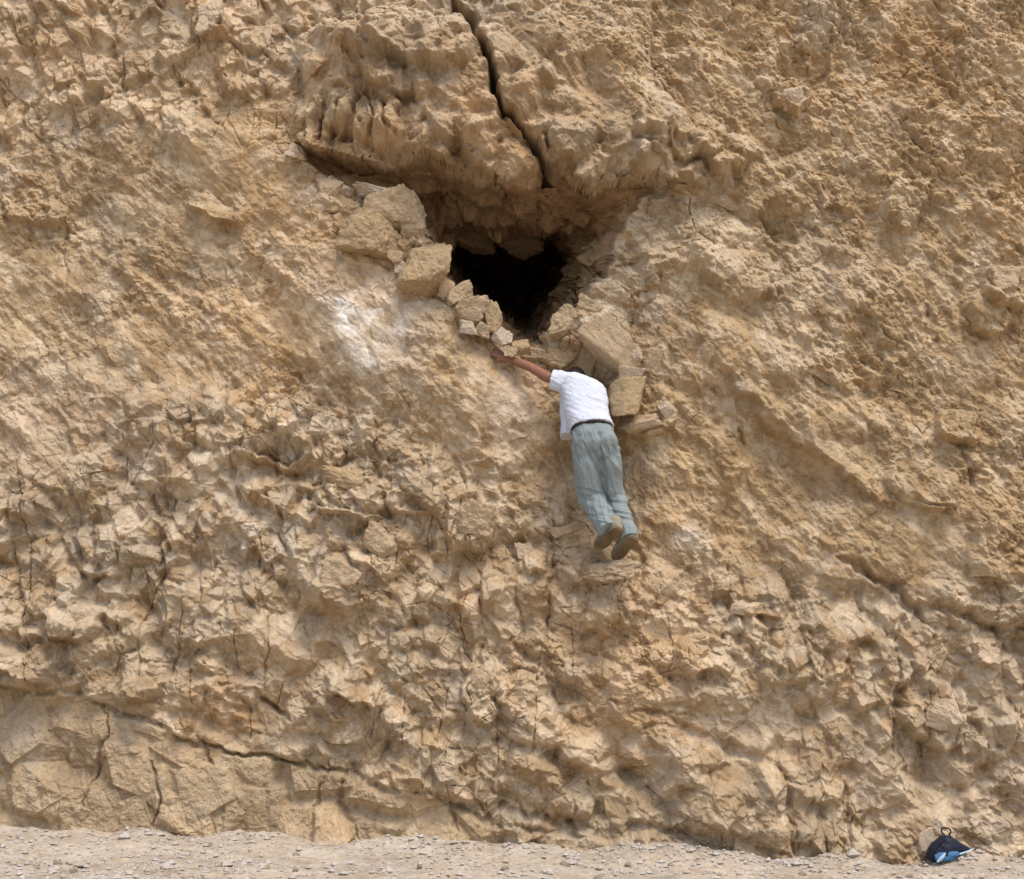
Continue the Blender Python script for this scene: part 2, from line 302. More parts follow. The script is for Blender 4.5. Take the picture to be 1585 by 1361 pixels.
# ------------------------------------------------------------------ materials
def nodes(name):
    m = bpy.data.materials.new(name); m.use_nodes = True; nt = m.node_tree
    b = nt.nodes['Principled BSDF']; return m, nt, b
def add(nt, t, **kw):
    n = nt.nodes.new(t)
    for k, v in kw.items():
        if k in n.inputs.keys(): n.inputs[k].default_value = v
        else: setattr(n, k, v)
    return n
def rock_mat(name, base, attr=False, amt=1.0, bump=0.012, scale=1.0):
    m, nt, b = nodes(name); L = nt.links.new
    tc = add(nt, 'ShaderNodeTexCoord'); co = tc.outputs['Object']
    n1 = add(nt, 'ShaderNodeTexNoise', Scale=3.1 * scale, Detail=8.0, Roughness=0.62); L(co, n1.inputs['Vector'])
    n2 = add(nt, 'ShaderNodeTexNoise', Scale=24.0 * scale, Detail=6.0, Roughness=0.65); L(co, n2.inputs['Vector'])
    n3 = add(nt, 'ShaderNodeTexNoise', Scale=90.0 * scale, Detail=3.0, Roughness=0.7); L(co, n3.inputs['Vector'])
    r1 = add(nt, 'ShaderNodeValToRGB'); e = r1.color_ramp.elements
    e[0].position = 0.30; e[0].color = (0.70, 0.60, 0.47, 1); e[1].position = 0.72; e[1].color = (1.18, 1.20, 1.22, 1)
    mid = r1.color_ramp.elements.new(0.5); mid.color = (1.0, 0.97, 0.93, 1)
    mx = add(nt, 'ShaderNodeMath', operation='ADD'); 
    h1 = add(nt, 'ShaderNodeMath', operation='MULTIPLY'); h1.inputs[1].default_value = 0.55; L(n1.outputs['Fac'], h1.inputs[0])
    h2 = add(nt, 'ShaderNodeMath', operation='MULTIPLY'); h2.inputs[1].default_value = 0.45; L(n2.outputs['Fac'], h2.inputs[0])
    L(h1.outputs[0], mx.inputs[0]); L(h2.outputs[0], mx.inputs[1]); L(mx.outputs[0], r1.inputs['Fac'])
    mul = add(nt, 'ShaderNodeMixRGB', blend_type='MULTIPLY'); mul.inputs['Fac'].default_value = amt
    if attr:
        at = add(nt, 'ShaderNodeAttribute', attribute_name='tint'); L(at.outputs['Color'], mul.inputs['Color1'])
    else:
        mul.inputs['Color1'].default_value = (*base, 1)
    L(r1.outputs['Color'], mul.inputs['Color2'])
    L(mul.outputs['Color'], b.inputs['Base Color'])
    b.inputs['Roughness'].default_value = 0.95; b.inputs['Specular IOR Level'].default_value = 0.15
    s1 = add(nt, 'ShaderNodeMath', operation='MULTIPLY_ADD'); s1.inputs[1].default_value = 0.35
    L(n3.outputs['Fac'], s1.inputs[0]); L(n2.outputs['Fac'], s1.inputs[2])
    bp = add(nt, 'ShaderNodeBump', Strength=1.0, Distance=bump); L(s1.outputs[0], bp.inputs['Height']); L(bp.outputs['Normal'], b.inputs['Normal'])
    return m
BASE = np.array([0.465, 0.335, 0.190])
M_CLIFF = rock_mat('cliff_rock', BASE, True)
M_ROCK = rock_mat('loose_rock', (0.46, 0.35, 0.225), bump=0.014, scale=1.2)
M_ROCK_W = rock_mat('loose_rock_warm', (0.43, 0.315, 0.185), bump=0.014, scale=1.2)
M_ROCK_P = rock_mat('loose_rock_pale', (0.52, 0.42, 0.31), bump=0.014, scale=1.2)
M_ROCK_G = rock_mat('embedded_rock', (0.50, 0.39, 0.27), bump=0.010, scale=1.2)
M_GROUND = rock_mat('ground_dust', (0.48, 0.42, 0.34), True, bump=0.008)

def mesh_grid(name, X, Y, Z, mat, col=None, smooth=False):
    nz, nx = X.shape
    me = bpy.data.meshes.new(name)
    co = np.stack([X, Y, Z], -1).astype(F32).reshape(-1, 3)
    i = np.arange(nz * nx).reshape(nz, nx)
    q = np.stack([i[:-1, :-1], i[:-1, 1:], i[1:, 1:], i[1:, :-1]], -1).reshape(-1, 4)
    me.vertices.add(len(co)); me.vertices.foreach_set('co', co.ravel())
    me.loops.add(q.size); me.loops.foreach_set('vertex_index', q.ravel().astype(np.int32))
    me.polygons.add(len(q)); me.polygons.foreach_set('loop_start', (np.arange(len(q)) * 4).astype(np.int32))
    me.polygons.foreach_set('loop_total', np.full(len(q), 4, np.int32))
    me.polygons.foreach_set('use_smooth', np.full(len(q), smooth, bool))
    me.update(calc_edges=True)
    if col is not None:
        a = me.color_attributes.new('tint', 'FLOAT_COLOR', 'POINT')
        c4 = np.ones((len(co), 4), F32); c4[:, :3] = col.reshape(-1, 3); a.data.foreach_set('color', c4.ravel())
    me.materials.append(mat)
    o = bpy.data.objects.new(name, me); C.objects.link(o); return o

def axis(lo, hi, step, out_lo, out_hi):
    a = list(np.arange(lo, hi + step / 2, step)); s = step
    x = hi
    while x < out_hi: s *= 1.07; x += min(s, 0.25); a.append(x)
    s = step; x = lo; pre = []
    while x > out_lo: s *= 1.07; x -= min(s, 0.25); pre.append(x)
    return np.array(pre[::-1] + a)

STEP = 0.0068
xs = axis(-4.55, 4.55, STEP, -13, 13); zs = axis(-0.30, 7.75, STEP, -0.8, 12)
X, Z = np.meshgrid(xs, zs); X = X.astype(F32); Z = Z.astype(F32)
PX, PY = proj(X, Y0f(X, Z), Z)
PX = PX.astype(F32); PY = PY.astype(F32)
from concurrent.futures import ThreadPoolExecutor
def chunk(k):
    sl_ = slice(k, k + 40)
    return rock_relief(X[sl_], Z[sl_], PX[sl_], PY[sl_])
with ThreadPoolExecutor(4) as ex:
    res = list(ex.map(chunk, range(0, X.shape[0], 40)))
H = np.concatenate([r[0] for r in res]); T = {k: np.concatenate([r[1][k] for r in res]) for k in res[0][1]}
del res
YC = Y0f(X, Z) - H
def cave_warp(k):
    q = slice(k, k + 40); f = np.maximum(T['cave'][q] * sstep(0.12, 0.5, T['lift'][q]), 0.30 * T['lipz'][q])
    y_ = YC[q]; dx = stones(y_, Z[q], 0.22, 1.4, 20, 331, 0.6, 0.5, 1.2, 0.1, 0.2, 0.1)[0] + 0.5 * stones(y_, Z[q], 0.08, 1.3, 0, 332, 0.6, 0.5, 1.6, 0.1, 0.2, 0.1)[0] + 0.03 * fbm(y_ * 9, Z[q] * 9, 333, 3)
    dz = stones(X[q], y_, 0.24, 1.5, 15, 334, 0.6, 0.5, 1.2, 0.1, 0.2, 0.1)[0] + 0.5 * stones(X[q], y_, 0.08, 1.3, 0, 335, 0.6, 0.5, 1.6, 0.1, 0.2, 0.1)[0] + 0.03 * fbm(X[q] * 9, y_ * 9, 336, 3)
    return dx * f * 1.1, dz * f * 0.9
with ThreadPoolExecutor(4) as ex:
    wr_ = list(ex.map(cave_warp, range(0, X.shape[0], 40)))
WX = np.concatenate([r[0] for r in wr_]); WZ = np.concatenate([r[1] for r in wr_])
ZC = Z - WZ + 0.245 * T['lift']                                             # the cave climbs as it runs back
def surf_y(x, z):
    i = int(np.clip(np.searchsorted(xs, x), 0, len(xs) - 1)); j = int(np.clip(np.searchsorted(zs, z), 0, len(zs) - 1))
    return float(YC[j, i])
# colours of the rock, with some shade painted into the cave
n_w = fbm(X * 0.9, Z * 0.9, 201, 4); n_g = fbm(X * 2.3, Z * 2.3, 211, 4)
col = np.ones(X.shape + (3,), F32) * BASE.astype(F32)
val = 1 + 0.26 * T['cell'] + 0.22 * T['cell2'] + 0.16 * T['rT'] + 0.10 * n_w
col *= val[..., None]
def mixc(f, c):
    global col
    f = np.clip(f, 0, 1)[..., None]; col = col * (1 - f) + np.array(c, F32) * val[..., None] * f
mixc(0.45 * T['gr'] * (0.5 + n_g), (0.45, 0.335, 0.195))
mixc(0.5 * T['ul'], (0.52, 0.41, 0.29))
mixc(0.8 * T['bl'], (0.455, 0.37, 0.26))
mixc(0.6 * T['sl'], (0.45, 0.36, 0.245))
mixc(0.4 * T['sm'], (0.455, 0.35, 0.225))
mixc(np.clip(n_w * 0.7 - 0.1, 0, 0.5), (0.43, 0.275, 0.135))
mixc(np.clip(n_g * 0.6 - 0.1, 0, 0.45), (0.465, 0.395, 0.315))
mixc(0.45 * T['pink'], (0.49, 0.365, 0.275))
mixc(0.95 * T['chalk'], (0.80, 0.76, 0.69))
nsl = 1 - 0.7 * T['sl']
mixc(0.38 * sstep(0.68, 0.82, T['rs']) * nsl, (0.52, 0.43, 0.31))
mixc(0.50 * sstep(0.28, 0.14, T['rs']) * nsl, (0.40, 0.265, 0.135))
mixc(0.35 * sstep(0.70, 0.82, T['rm']) * nsl, (0.50, 0.415, 0.30))
mixc(0.40 * sstep(0.22, 0.12, T['rm']) * nsl, (0.40, 0.275, 0.145))
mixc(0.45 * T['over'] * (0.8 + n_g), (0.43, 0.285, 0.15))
mixc(0.75 * T['cave'], (0.33, 0.205, 0.105))  # reddish-brown cave rock, darkened further to stand in for shade
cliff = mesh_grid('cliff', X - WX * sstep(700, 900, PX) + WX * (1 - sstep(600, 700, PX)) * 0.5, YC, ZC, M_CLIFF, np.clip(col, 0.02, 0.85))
cliff['kind'] = 'structure'; cliff['label'] = 'tan crumbling rock cliff with a dark cave mouth'

# ------------------------------------------------------------------ ground
def ground_z(x, y):
    g = 0.02 - 0.022 * x
    g = g + 0.035 * fbm(x * 1.1, y * 1.1, 401, 3) + 0.010 * fbm(x * 7, y * 7, 405, 3)
    return g
gx = axis(-4.6, 4.6, 0.013, -300, 300); gy = axis(-2.4, 0.6, 0.013, -500, 3)
def far_axis(lo, hi, step, out_lo, out_hi):
    a = list(np.arange(lo, hi + step / 2, step)); s = step; x = hi
    while x < out_hi: s *= 1.12; x += s; a.append(x)
    s = step; x = lo; pre = []
    while x > out_lo: s *= 1.12; x -= s; pre.append(x)
    return np.array(pre[::-1] + a)
gx = far_axis(-4.6, 4.6, 0.013, -400, 400); gy = far_axis(-2.4, 0.5, 0.013, -600, 3)
GX, GY = np.meshgrid(gx, gy); GX = GX.astype(F32); GY = GY.astype(F32)
near = np.exp(-np.maximum(np.abs(GX) - 6, 0) / 4) * np.exp(-np.maximum(-3 - GY, 0) / 6)
GZ = ground_z(GX, GY) * near
peb = blocks(GX, GY, 0.055, 1.3, 10, 411, 0.35, 0.3, 0.15, 0.2, 0.3, 0.0)
GZ = GZ + near * (peb[0] * 0.30 * sstep(0.55, 0.8, peb[1]) + 0.006 * fbm(GX * 25, GY * 25, 415, 3))
foot = np.interp(gx, xs, np.min(YC[(zs > -0.05) & (zs < 0.25)], axis=0))[None, :]
GZ = GZ + near * 0.10 * np.exp(-np.maximum(foot - 0.02 - GY, 0) / 0.16) * (0.6 + 0.5 * fbm(GX * 2, GY * 0.5, 421, 3))
gv = 1 + 0.25 * (peb[1] - 0.5) + 0.15 * fbm(GX * 2, GY * 2, 431, 4)
gc = np.array([0.42, 0.365, 0.29], F32) * gv[..., None]
wf = np.clip(0.5 * fbm(GX * 1.2, GY * 1.6, 441, 3) + 0.35 * sstep(0, 1.5, GX), 0, 0.8)[..., None]
gc = gc * (1 - wf) + np.array([0.43, 0.36, 0.28], F32) * gv[..., None] * wf
ground = mesh_grid('ground', GX, GY, GZ, M_GROUND, np.clip(gc, .02, .8)); ground['kind'] = 'structure'

# ------------------------------------------------------------------ light
SUN_EL, SUN_AZ = 64, 35       # azimuth from the camera side (-Y) towards +X
w = bpy.data.worlds.new('World'); sc.world = w; w.use_nodes = True
nt = w.node_tree; bg = nt.nodes['Background']
sky = nt.nodes.new('ShaderNodeTexSky'); sky.sky_type = 'NISHITA'; sky.sun_disc = False
sky.sun_elevation = R(SUN_EL); sky.sun_rotation = R(180 - SUN_AZ); sky.dust_density = 3.0; sky.air_density = 1.0; sky.ozone_density = 1.0
nt.links.new(sky.outputs[0], bg.inputs['Color']); bg.inputs['Strength'].default_value = 0.13
sl = bpy.data.lights.new('sun', 'SUN'); sun = bpy.data.objects.new('sun', sl); C.objects.link(sun)
sl.energy = 1.0; sl.angle = R(20); sl.color = (1.0, 0.93, 0.83)
d = Vector((math.sin(R(SUN_AZ)) * math.cos(R(SUN_EL)), -math.cos(R(SUN_AZ)) * math.cos(R(SUN_EL)), math.sin(R(SUN_EL))))
sun.rotation_euler = d.to_track_quat('Z', 'Y').to_euler()
sc.view_settings.view_transform = 'Standard'; sc.view_settings.look = 'None'
sc.view_settings.exposure = 0.88; sc.view_settings.gamma = 1
sc.cycles.max_bounces = 6; sc.cycles.diffuse_bounces = 4
#__REST__
# ------------------------------------------------------------------ helpers for things
def link(name, me, mat, parent=None):
    o = bpy.data.objects.new(name, me); C.objects.link(o)
    if mat is not None: me.materials.append(mat)
    if parent is not None: o.parent = parent
    return o
def tag(o, label, cat, group=None):
    o['label'] = label; o['category'] = cat
    if group: o['group'] = group
    return o
def empty(name, loc, label, cat):
    o = bpy.data.objects.new(name, None); C.objects.link(o); o.location = loc; o.empty_display_size = 0.1
    return tag(o, label, cat)
def noise3(p, s, f):
    p = p * f
    return (fbm(p[:, 0] + 0.37 * p[:, 1], p[:, 2], s, 3) + fbm(p[:, 1] + 0.31 * p[:, 0], p[:, 2] * 0.9 + 5, s + 50, 3)
            + fbm(p[:, 0], p[:, 1] + 0.4 * p[:, 2], s + 90, 3)) / 3

def rock_mesh(name, size, seed, sub=4, cuts=9, box=0.6, rough=0.05, bevel=0.045):
    """an angular stone: the body kept by a set of cutting planes, edges worn, surface broken by smaller chips"""
    rng = np.random.RandomState(seed)
    bm = bmesh.new(); bmesh.ops.create_icosphere(bm, subdivisions=sub, radius=1.0)
    v = np.array([x.co[:] for x in bm.verts])
    N = []; Dd = []
    for ax in range(3):
        for sg in (-1, 1):
            n = np.zeros(3); n[ax] = sg; n += rng.normal(0, 0.24, 3); N.append(n / np.linalg.norm(n)); Dd.append(box + rng.uniform(-.04, 0.20))
    for _ in range(cuts):
        n = rng.normal(0, 1, 3); N.append(n / np.linalg.norm(n)); Dd.append(rng.uniform(0.66, 1.0))
    N = np.array(N); Dd = np.array(Dd)
    q = np.maximum(v @ N.T, 1e-3) / Dd
    k = 1 / bevel
    r = (np.sum(q ** k, axis=1)) ** (-1 / k)
    p = v * r[:, None]
    n2 = np.abs(noise3(p, seed + 5, 3.2)) + 0.6 * np.abs(noise3(p, seed + 6, 7.0))
    st = np.floor(noise3(p, seed + 8, 2.2) * 4) / 4
    p = p * (1 + rough * (1.1 * noise3(p, seed + 3, 1.6) - 1.3 * n2 + 0.9 * noise3(p, seed + 9, 5.0) + 0.25 * noise3(p, seed + 10, 13.0) + 1.3 * st)[:, None])
    p = (p - (p.max(0) + p.min(0)) / 2) / (p.max(0) - p.min(0)) * np.array(size)
    for x, c in zip(bm.verts, p): x.co = c
    me = bpy.data.meshes.new(name); bm.to_mesh(me); bm.free()
    return me
rock_n = 0
def stone(px, py, w, h, ang, out, label, mat=None, seed=None, dep=None, box=0.62, cuts=8, tilt=0, yaw=0, rough=0.10, name='boulder', cat='boulder', group=None):
    """out: distance of the stone's centre in front of the rock surface where it sits (None group: a hero stone)"""
    global rock_n
    rock_n += 1
    p = W(px, py, out)
    s = np.linalg.norm(p - CAM) / F
    W_, H_ = w * s, h * s; D_ = (dep if dep else 0.8 * (w + h) / 2) * s
    if cuts <= 4: rough = 0.045
    elif cuts <= 6: rough = 0.09
    me = rock_mesh(name, (W_, D_, H_), (seed or rock_n * 7 + 11), 5, cuts, box, rough)
    o = link(name, me, mat or M_ROCK); o.location = p
    o.rotation_euler = (R(tilt), R(ang), R(yaw))
    return tag(o, label, cat, group)
def Hs(px, py):
    p = W(px, py, 0)
    i = int(np.searchsorted(xs, p[0])); j = int(np.searchsorted(zs, p[2])); return float(H[j, i])

# ------------------------------------------------------------------ stones of the cave mouth and the face
G1 = 'rocks walling the left rim of the cave'; G2 = 'blocks below the right side of the cave'; G3 = 'blocks standing out of the lower face'
for a in [
    (618, 324, 100, 68, 24, .08, 'arched tan boulder highest on the left rim of the cave', M_ROCK, G1, 9, .70),
    (590, 300, 90, 26, 14, .10, 'thin pale slab lying over the arched boulder at the cave rim', M_ROCK_P, G1, 8, .62),
    (640, 352, 40, 46, 10, .03, 'upright stone between the arched boulder and the square block at the cave rim', M_ROCK, G1, 7, .62),
    (577, 368, 104, 76, 20, .12, 'large faceted brown boulder below the arched one beside the cave', M_ROCK_W, G1, 7, .56),
    (658, 411, 82, 96, 8, .14, 'square smooth-faced block overhanging the left edge of the black hole', M_ROCK_W, G1, 6, .68),
    (622, 416, 46, 26, 35, .12, 'small pale stone wedged under the large faceted boulder', M_ROCK_P, G1, 7, .62),
    (711, 456, 52, 28, -32, .10, 'small wedge-shaped stone pointing up at the edge of the black hole', M_ROCK, G1, 7, .62),
    (736, 482, 60, 52, 20, .10, 'rounded tan rock under the wedge-shaped stone at the cave rim', M_ROCK, G1, 8, .66),
    (762, 492, 32, 52, -8, .08, 'narrow warm brown rock hanging over the foot of the black hole', M_ROCK_W, G1, 8, .64),
    (725, 507, 34, 24, 10, .16, 'pale small stone just below the rounded rim rock', M_ROCK_P, G1, 8, .64),
    (778, 522, 34, 30, 25, .10, 'pale stone at the lowest notch of the cave mouth', M_ROCK_P, G1, 8, .64),
    (805, 538, 34, 26, -10, .10, 'ochre stone just above the reaching arm', M_ROCK_W, G1, 8, .64),
    (728, 366, 84, 44, 12, -1.55, 'broad stone in the shadow just inside the cave under its ceiling', M_ROCK_W, G1, 7, .64),
    (806, 378, 76, 40, 4, -1.75, 'dim flat stone inside the cave above the black opening', M_ROCK_W, G1, 7, .64),
    (686, 372, 46, 52, 30, -1.35, 'dim stone inside the cave against its left wall', M_ROCK_W, G1, 7, .64),
    (538, 322, 42, 34, 15, .08, 'rough stone wedged left of the arched boulder on the cave rim', M_ROCK_W, G1, 8, .64),
    (541, 352, 34, 26, -10, .12, 'small chipped stone at the left tip of the large faceted boulder', M_ROCK, G1, 8, .64),
    (612, 398, 30, 24, 25, .14, 'small ochre stone in the gap between the faceted boulder and the square block', M_ROCK_W, G1, 8, .64),
    (692, 446, 26, 30, 15, .12, 'small stone tucked under the square block beside the wedge-shaped stone', M_ROCK_W, G1, 8, .64),
    (748, 512, 30, 22, 30, .14, 'small tan stone in the pile below the narrow warm brown rock', M_ROCK, G1, 8, .64),
    (790, 545, 24, 18, 10, .14, 'tiny tan stone beside the reaching hand', M_ROCK, G1, 8, .64),
    (506, 296, 42, 42, 20, .10, 'rough knob of rock at the far left end of the cave rim', M_ROCK, G1, 9, .66),
    (516, 321, 34, 22, 10, .12, 'small dark-sided stone under the rough knob on the rim', M_ROCK_W, G1, 8, .64),
    (458, 236, 30, 24, 20, .08, 'small pale stone at the upper tip of the cave slit', M_ROCK_P, G1, 8, .64),
    (880, 506, 72, 62, -30, .06, 'lumpy rounded boulder at the right foot of the black hole', M_ROCK, G2, 10, .68),
    (856, 530, 44, 30, 0, .07, 'low stone under the lumpy boulder at the cave foot', M_ROCK, G2, 8, .64),
    (945, 538, 104, 60, 50, .12, 'large smooth tan slab leaning above the square block', M_ROCK, G2, 4, .72),
    (985, 549, 20, 24, 0, .12, 'egg-sized stone lodged at the right side of the leaning slab', M_ROCK_P, G2, 8, .66),
    (971, 614, 60, 68, 2, .27, 'squared block with a pale top beside the white shirt', M_ROCK_W, G2, 2, .84),
    (978, 578, 44, 20, 4, .16, 'pale flat stone capping the squared block', M_ROCK_P, G2, 5, .66),
    (990, 657, 70, 30, -16, .08, 'flat tapering stone below the squared block', M_ROCK, G2, 7, .64),
    (868, 556, 60, 36, 10, .06, 'rubbly brown stone above the left sleeve', M_ROCK_W, G2, 10, .66),
    (826, 548, 44, 24, 8, .05, 'rubbly low stone above the forearm', M_ROCK, G2, 10, .64),
    (905, 560, 44, 42, 20, .03, 'rounded rubble stone behind the shoulders', M_ROCK, G2, 10, .66),
    (1012, 560, 60, 44, 30, .02, 'low stone set in the wall right of the leaning slab', M_ROCK, G2, 7, .64),
    (1035, 520, 46, 30, 35, .02, 'small ochre stone up and right of the leaning slab', M_ROCK_W, G2, 7, .64),
    (915, 478, 50, 36, 20, .02, 'rough stone at the top right of the lumpy boulder', M_ROCK, G2, 8, .64),
    (1030, 632, 22, 34, -35, .06, 'small white-edged sliver of stone right of the squared block', M_ROCK_P, G2, 7, .64),
    (848, 868, 28, 36, 10, .06, 'upright pale stone left of the shoes', M_ROCK_P, G3, 8, .66),
    (812, 856, 30, 34, -6, .06, 'pale square stone second to the left of the shoes', M_ROCK_P, G3, 6, .66),
    (872, 822, 50, 22, -18, .05, 'pointed ledge of rock at the left of the trouser cuffs', M_ROCK, G3, 7, .62),
    (548, 968, 40, 30, 12, .05, 'small pale brick-shaped stone low on the left of the face', M_ROCK_P, G3, 4, .70),
    (641, 742, 66, 58, 6, .05, 'grey-topped block with a dark underside in the jointed bed', M_ROCK, G3, 5, .70),
    (735, 806, 76, 60, 8, .05, 'squat rounded block at the right end of the jointed bed', M_ROCK, G3, 6, .68),
    (545, 748, 96, 40, 12, .06, 'long flat ledge block in the jointed bed', M_ROCK_W, G3, 6, .66),
    (590, 838, 62, 46, 35, .05, 'sharp angular block under the long flat ledge', M_ROCK, G3, 6, .62),
    (526, 892, 70, 74, 20, .04, 'big grey pyramid-shaped block in the middle left', M_ROCK, G3, 5, .62),
    (122, 956, 48, 38, 10, .05, 'grey flat-faced stone at the far left over the big hollow', M_ROCK_P, G3, 6, .66),
    (738, 1058, 38, 56, 6, .05, 'tall brown-sided block left of the lower middle', M_ROCK, G3, 5, .68),
    (1460, 1112, 60, 44, 25, .05, 'bold block standing out at the lower right', M_ROCK_P, G3, 6, .66),
    (955, 1252, 40, 60, -14, .03, 'smooth grey-brown slab leaning near the foot of the cliff', M_ROCK_W, G3, 3, .74),
    (922, 1208, 30, 40, -18, .03, 'small smooth slab above the leaning grey-brown slab', M_ROCK_W, G3, 3, .74),
    (1486, 655, 44, 42, 20, .04, 'shaded oval stone in the right part of the face', M_ROCK_W, G3, 8, .70),
    (1228, 152, 38, 38, 10, .06, 'pale round stone in the gravelly upper right', M_ROCK_P, G3, 7, .68),
    (1416, 56, 24, 16, 10, .04, 'tiny white stone high in the upper right', M_ROCK_P, G3, 7, .66),
    (1078, 98, 40, 24, 25, .04, 'pale flake standing out right of the great joint', M_ROCK_P, G3, 7, .62),
    (326, 28, 46, 60, -8, .04, 'large pale oval stone near the top left', M_ROCK_P, G3, 8, .70),
    (1558, 440, 56, 60, 0, .06, 'rounded grey boulder at the right edge of the face', M_ROCK, G3, 8, .70),
    (1160, 940, 60, 34, 15, .03, 'pale grey flat stone in the band under the right slope', M_ROCK_P, G3, 6, .66),
    (1530, 1016, 52, 34, 22, .05, 'pale jutting stone in the dark seam at the lower right', M_ROCK_P, G3, 7, .64),
]:
    px, py, w_, h_, ang, out, lab, mat, grp, cuts, box = a
    o_ = out - .05 + max(Hs(px, py), -0.12) if grp != G1 else out + 0.04
    if grp == G3: o_ -= 0.035 + 0.0006 * min(w_, h_)
    if grp == G3 and mat is M_ROCK_P: mat = M_ROCK_G
    stone(px, py, w_, h_, ang, o_, lab, mat, None, None, box, cuts, group=grp)

stone(944, 886, 84, 44, 14, .10, 'broad foothold rock under the shoes', M_ROCK, 412, 120, .66, 7, group=G3)
# ------------------------------------------------------------------ ground stones
def ground_hit(px, py):
    d = np.array([(px - 792.5) / F, cp - (680.5 - py) / F * sp_, sp_ + (680.5 - py) / F * cp])
    t = 11.0
    for _ in range(30):
        p = CAM + d * t; t += (p[2] - gz_at(p[0], p[1])) / -d[2] * 0.8
    return CAM + d * t
def gz_at(x, y):
    i = int(np.clip(np.searchsorted(gx, x), 0, len(gx) - 1)); j = int(np.clip(np.searchsorted(gy, y), 0, len(gy) - 1)); return float(GZ[j, i])
rng = np.random.RandomState(5)
protos = [rock_mesh('ground_stone', (1, .8, .55), 900 + i, 2, 6, .6, .06, .08) for i in range(5)]
for m in protos: m.materials.append(M_ROCK_P)
for i in range(46):
    x = rng.uniform(-4.1, 4.1); y = rng.uniform(-2.3, -0.05)
    y = min(y, float(np.interp(x, gx, foot[0])) - 0.08) if y > -0.6 else y
    s = rng.uniform(0.03, 0.075) * (1.3 if rng.rand() < 0.15 else 1)
    o = bpy.data.objects.new('ground_stone', protos[i % 5]); C.objects.link(o)
    o.location = (x, y, gz_at(x, y) + s * 0.12); o.scale = (s, s, s); o.rotation_euler = (rng.uniform(-.3, .3), rng.uniform(-.3, .3), rng.uniform(0, 6.28))
    tag(o, 'small pale stone lying loose on the dusty ground along the foot of the cliff', 'stone', 'small stones strewn along the foot of the cliff')
# gravel: one mass
tv = []; tf = []
pv = np.array([[1, 0, 0], [.3, .9, .1], [-.8, .6, -.05], [-.9, -.5, .1], [.2, -1, 0], [.1, .1, .7], [-.1, -.1, -.6], [.5, -.3, .55]])
pf = [(0, 1, 5), (1, 2, 5), (2, 3, 5), (3, 4, 7), (3, 7, 5), (4, 0, 7), (0, 5, 7), (1, 0, 6), (2, 1, 6), (3, 2, 6), (4, 3, 6), (0, 4, 6)]
nP = 9000
gxs = rng.uniform(-4.6, 4.6, nP); gys = rng.uniform(-2.4, 0.2, nP)
clump = fbm(gxs * 1.3, gys * 2.2, 771, 3)
for x, y, c in zip(gxs, gys, clump):
    f = float(np.interp(x, gx, foot[0]))
    if y > f + 0.02: y = f - abs(rng.normal(0, 0.12))
    if c < -0.25 and rng.rand() < 0.7: continue
    s = rng.lognormal(-4.7, 0.55); a = rng.uniform(0, 6.28); b = len(tv)
    q = pv * s * rng.uniform(.7, 1.2, 3); ca_, sa_ = math.cos(a), math.sin(a); z0 = gz_at(x, y) + s * 0.25
    for v in q: tv.append((x + v[0] * ca_ - v[1] * sa_, y + v[0] * sa_ + v[1] * ca_, z0 + v[2]))
    tf += [(i + b, j + b, k + b) for i, j, k in pf]
me = bpy.data.meshes.new('gravel'); me.from_pydata(tv, [], tf)
M_GRAVEL = rock_mat('gravel_stone', (0.47, 0.43, 0.385), bump=0.004)
gr = link('gravel', me, M_GRAVEL); gr['kind'] = 'stuff'; gr['label'] = 'fine grey gravel scattered over the ground'; gr['category'] = 'gravel'

# ------------------------------------------------------------------ person
def cloth_mat(name, c, rough=0.9, sc_=60, bump=0.002, var=0.15):
    m, nt, b = nodes(name); L = nt.links.new
    tc = add(nt, 'ShaderNodeTexCoord')
    n = add(nt, 'ShaderNodeTexNoise', Scale=float(sc_) * 0.12, Detail=5.0); L(tc.outputs['Object'], n.inputs['Vector'])
    r = add(nt, 'ShaderNodeValToRGB'); e = r.color_ramp.elements
    e[0].position = .3; e[0].color = tuple(x * (1 - var) for x in c) + (1,); e[1].position = .7; e[1].color = tuple(min(x * (1 + var * .6), .9) for x in c) + (1,)
    L(n.outputs['Fac'], r.inputs['Fac']); L(r.outputs['Color'], b.inputs['Base Color'])
    n2 = add(nt, 'ShaderNodeTexNoise', Scale=float(sc_), Detail=3.0); L(tc.outputs['Object'], n2.inputs['Vector'])
    bp = add(nt, 'ShaderNodeBump', Strength=0.6, Distance=bump); L(n2.outputs['Fac'], bp.inputs['Height']); L(bp.outputs['Normal'], b.inputs['Normal'])
    b.inputs['Roughness'].default_value = rough; b.inputs['Specular IOR Level'].default_value = 0.2
    return m
M_SKIN = cloth_mat('skin', (0.27, 0.125, 0.075), 0.55, 90, 0.001, .12)
M_HAIR = cloth_mat('hair', (0.02, 0.015, 0.012), 0.6, 200, 0.004)
M_SHIRT = cloth_mat('white_cotton', (0.60, 0.625, 0.68), 0.9, 120, 0.001, .04)
M_TROUS = cloth_mat('grey_green_trouser_cloth', (0.25, 0.285, 0.275), 0.9, 120, 0.0015, .12)
M_BELT = cloth_mat('dark_leather', (0.035, 0.026, 0.022), 0.5, 60)
M_SHOE = cloth_mat('dusty_shoe', (0.27, 0.24, 0.17), 0.85, 80, .003, .25)
M_SOLE = cloth_mat('shoe_sole', (0.20, 0.145, 0.08), 0.9, 60, .006, .3)

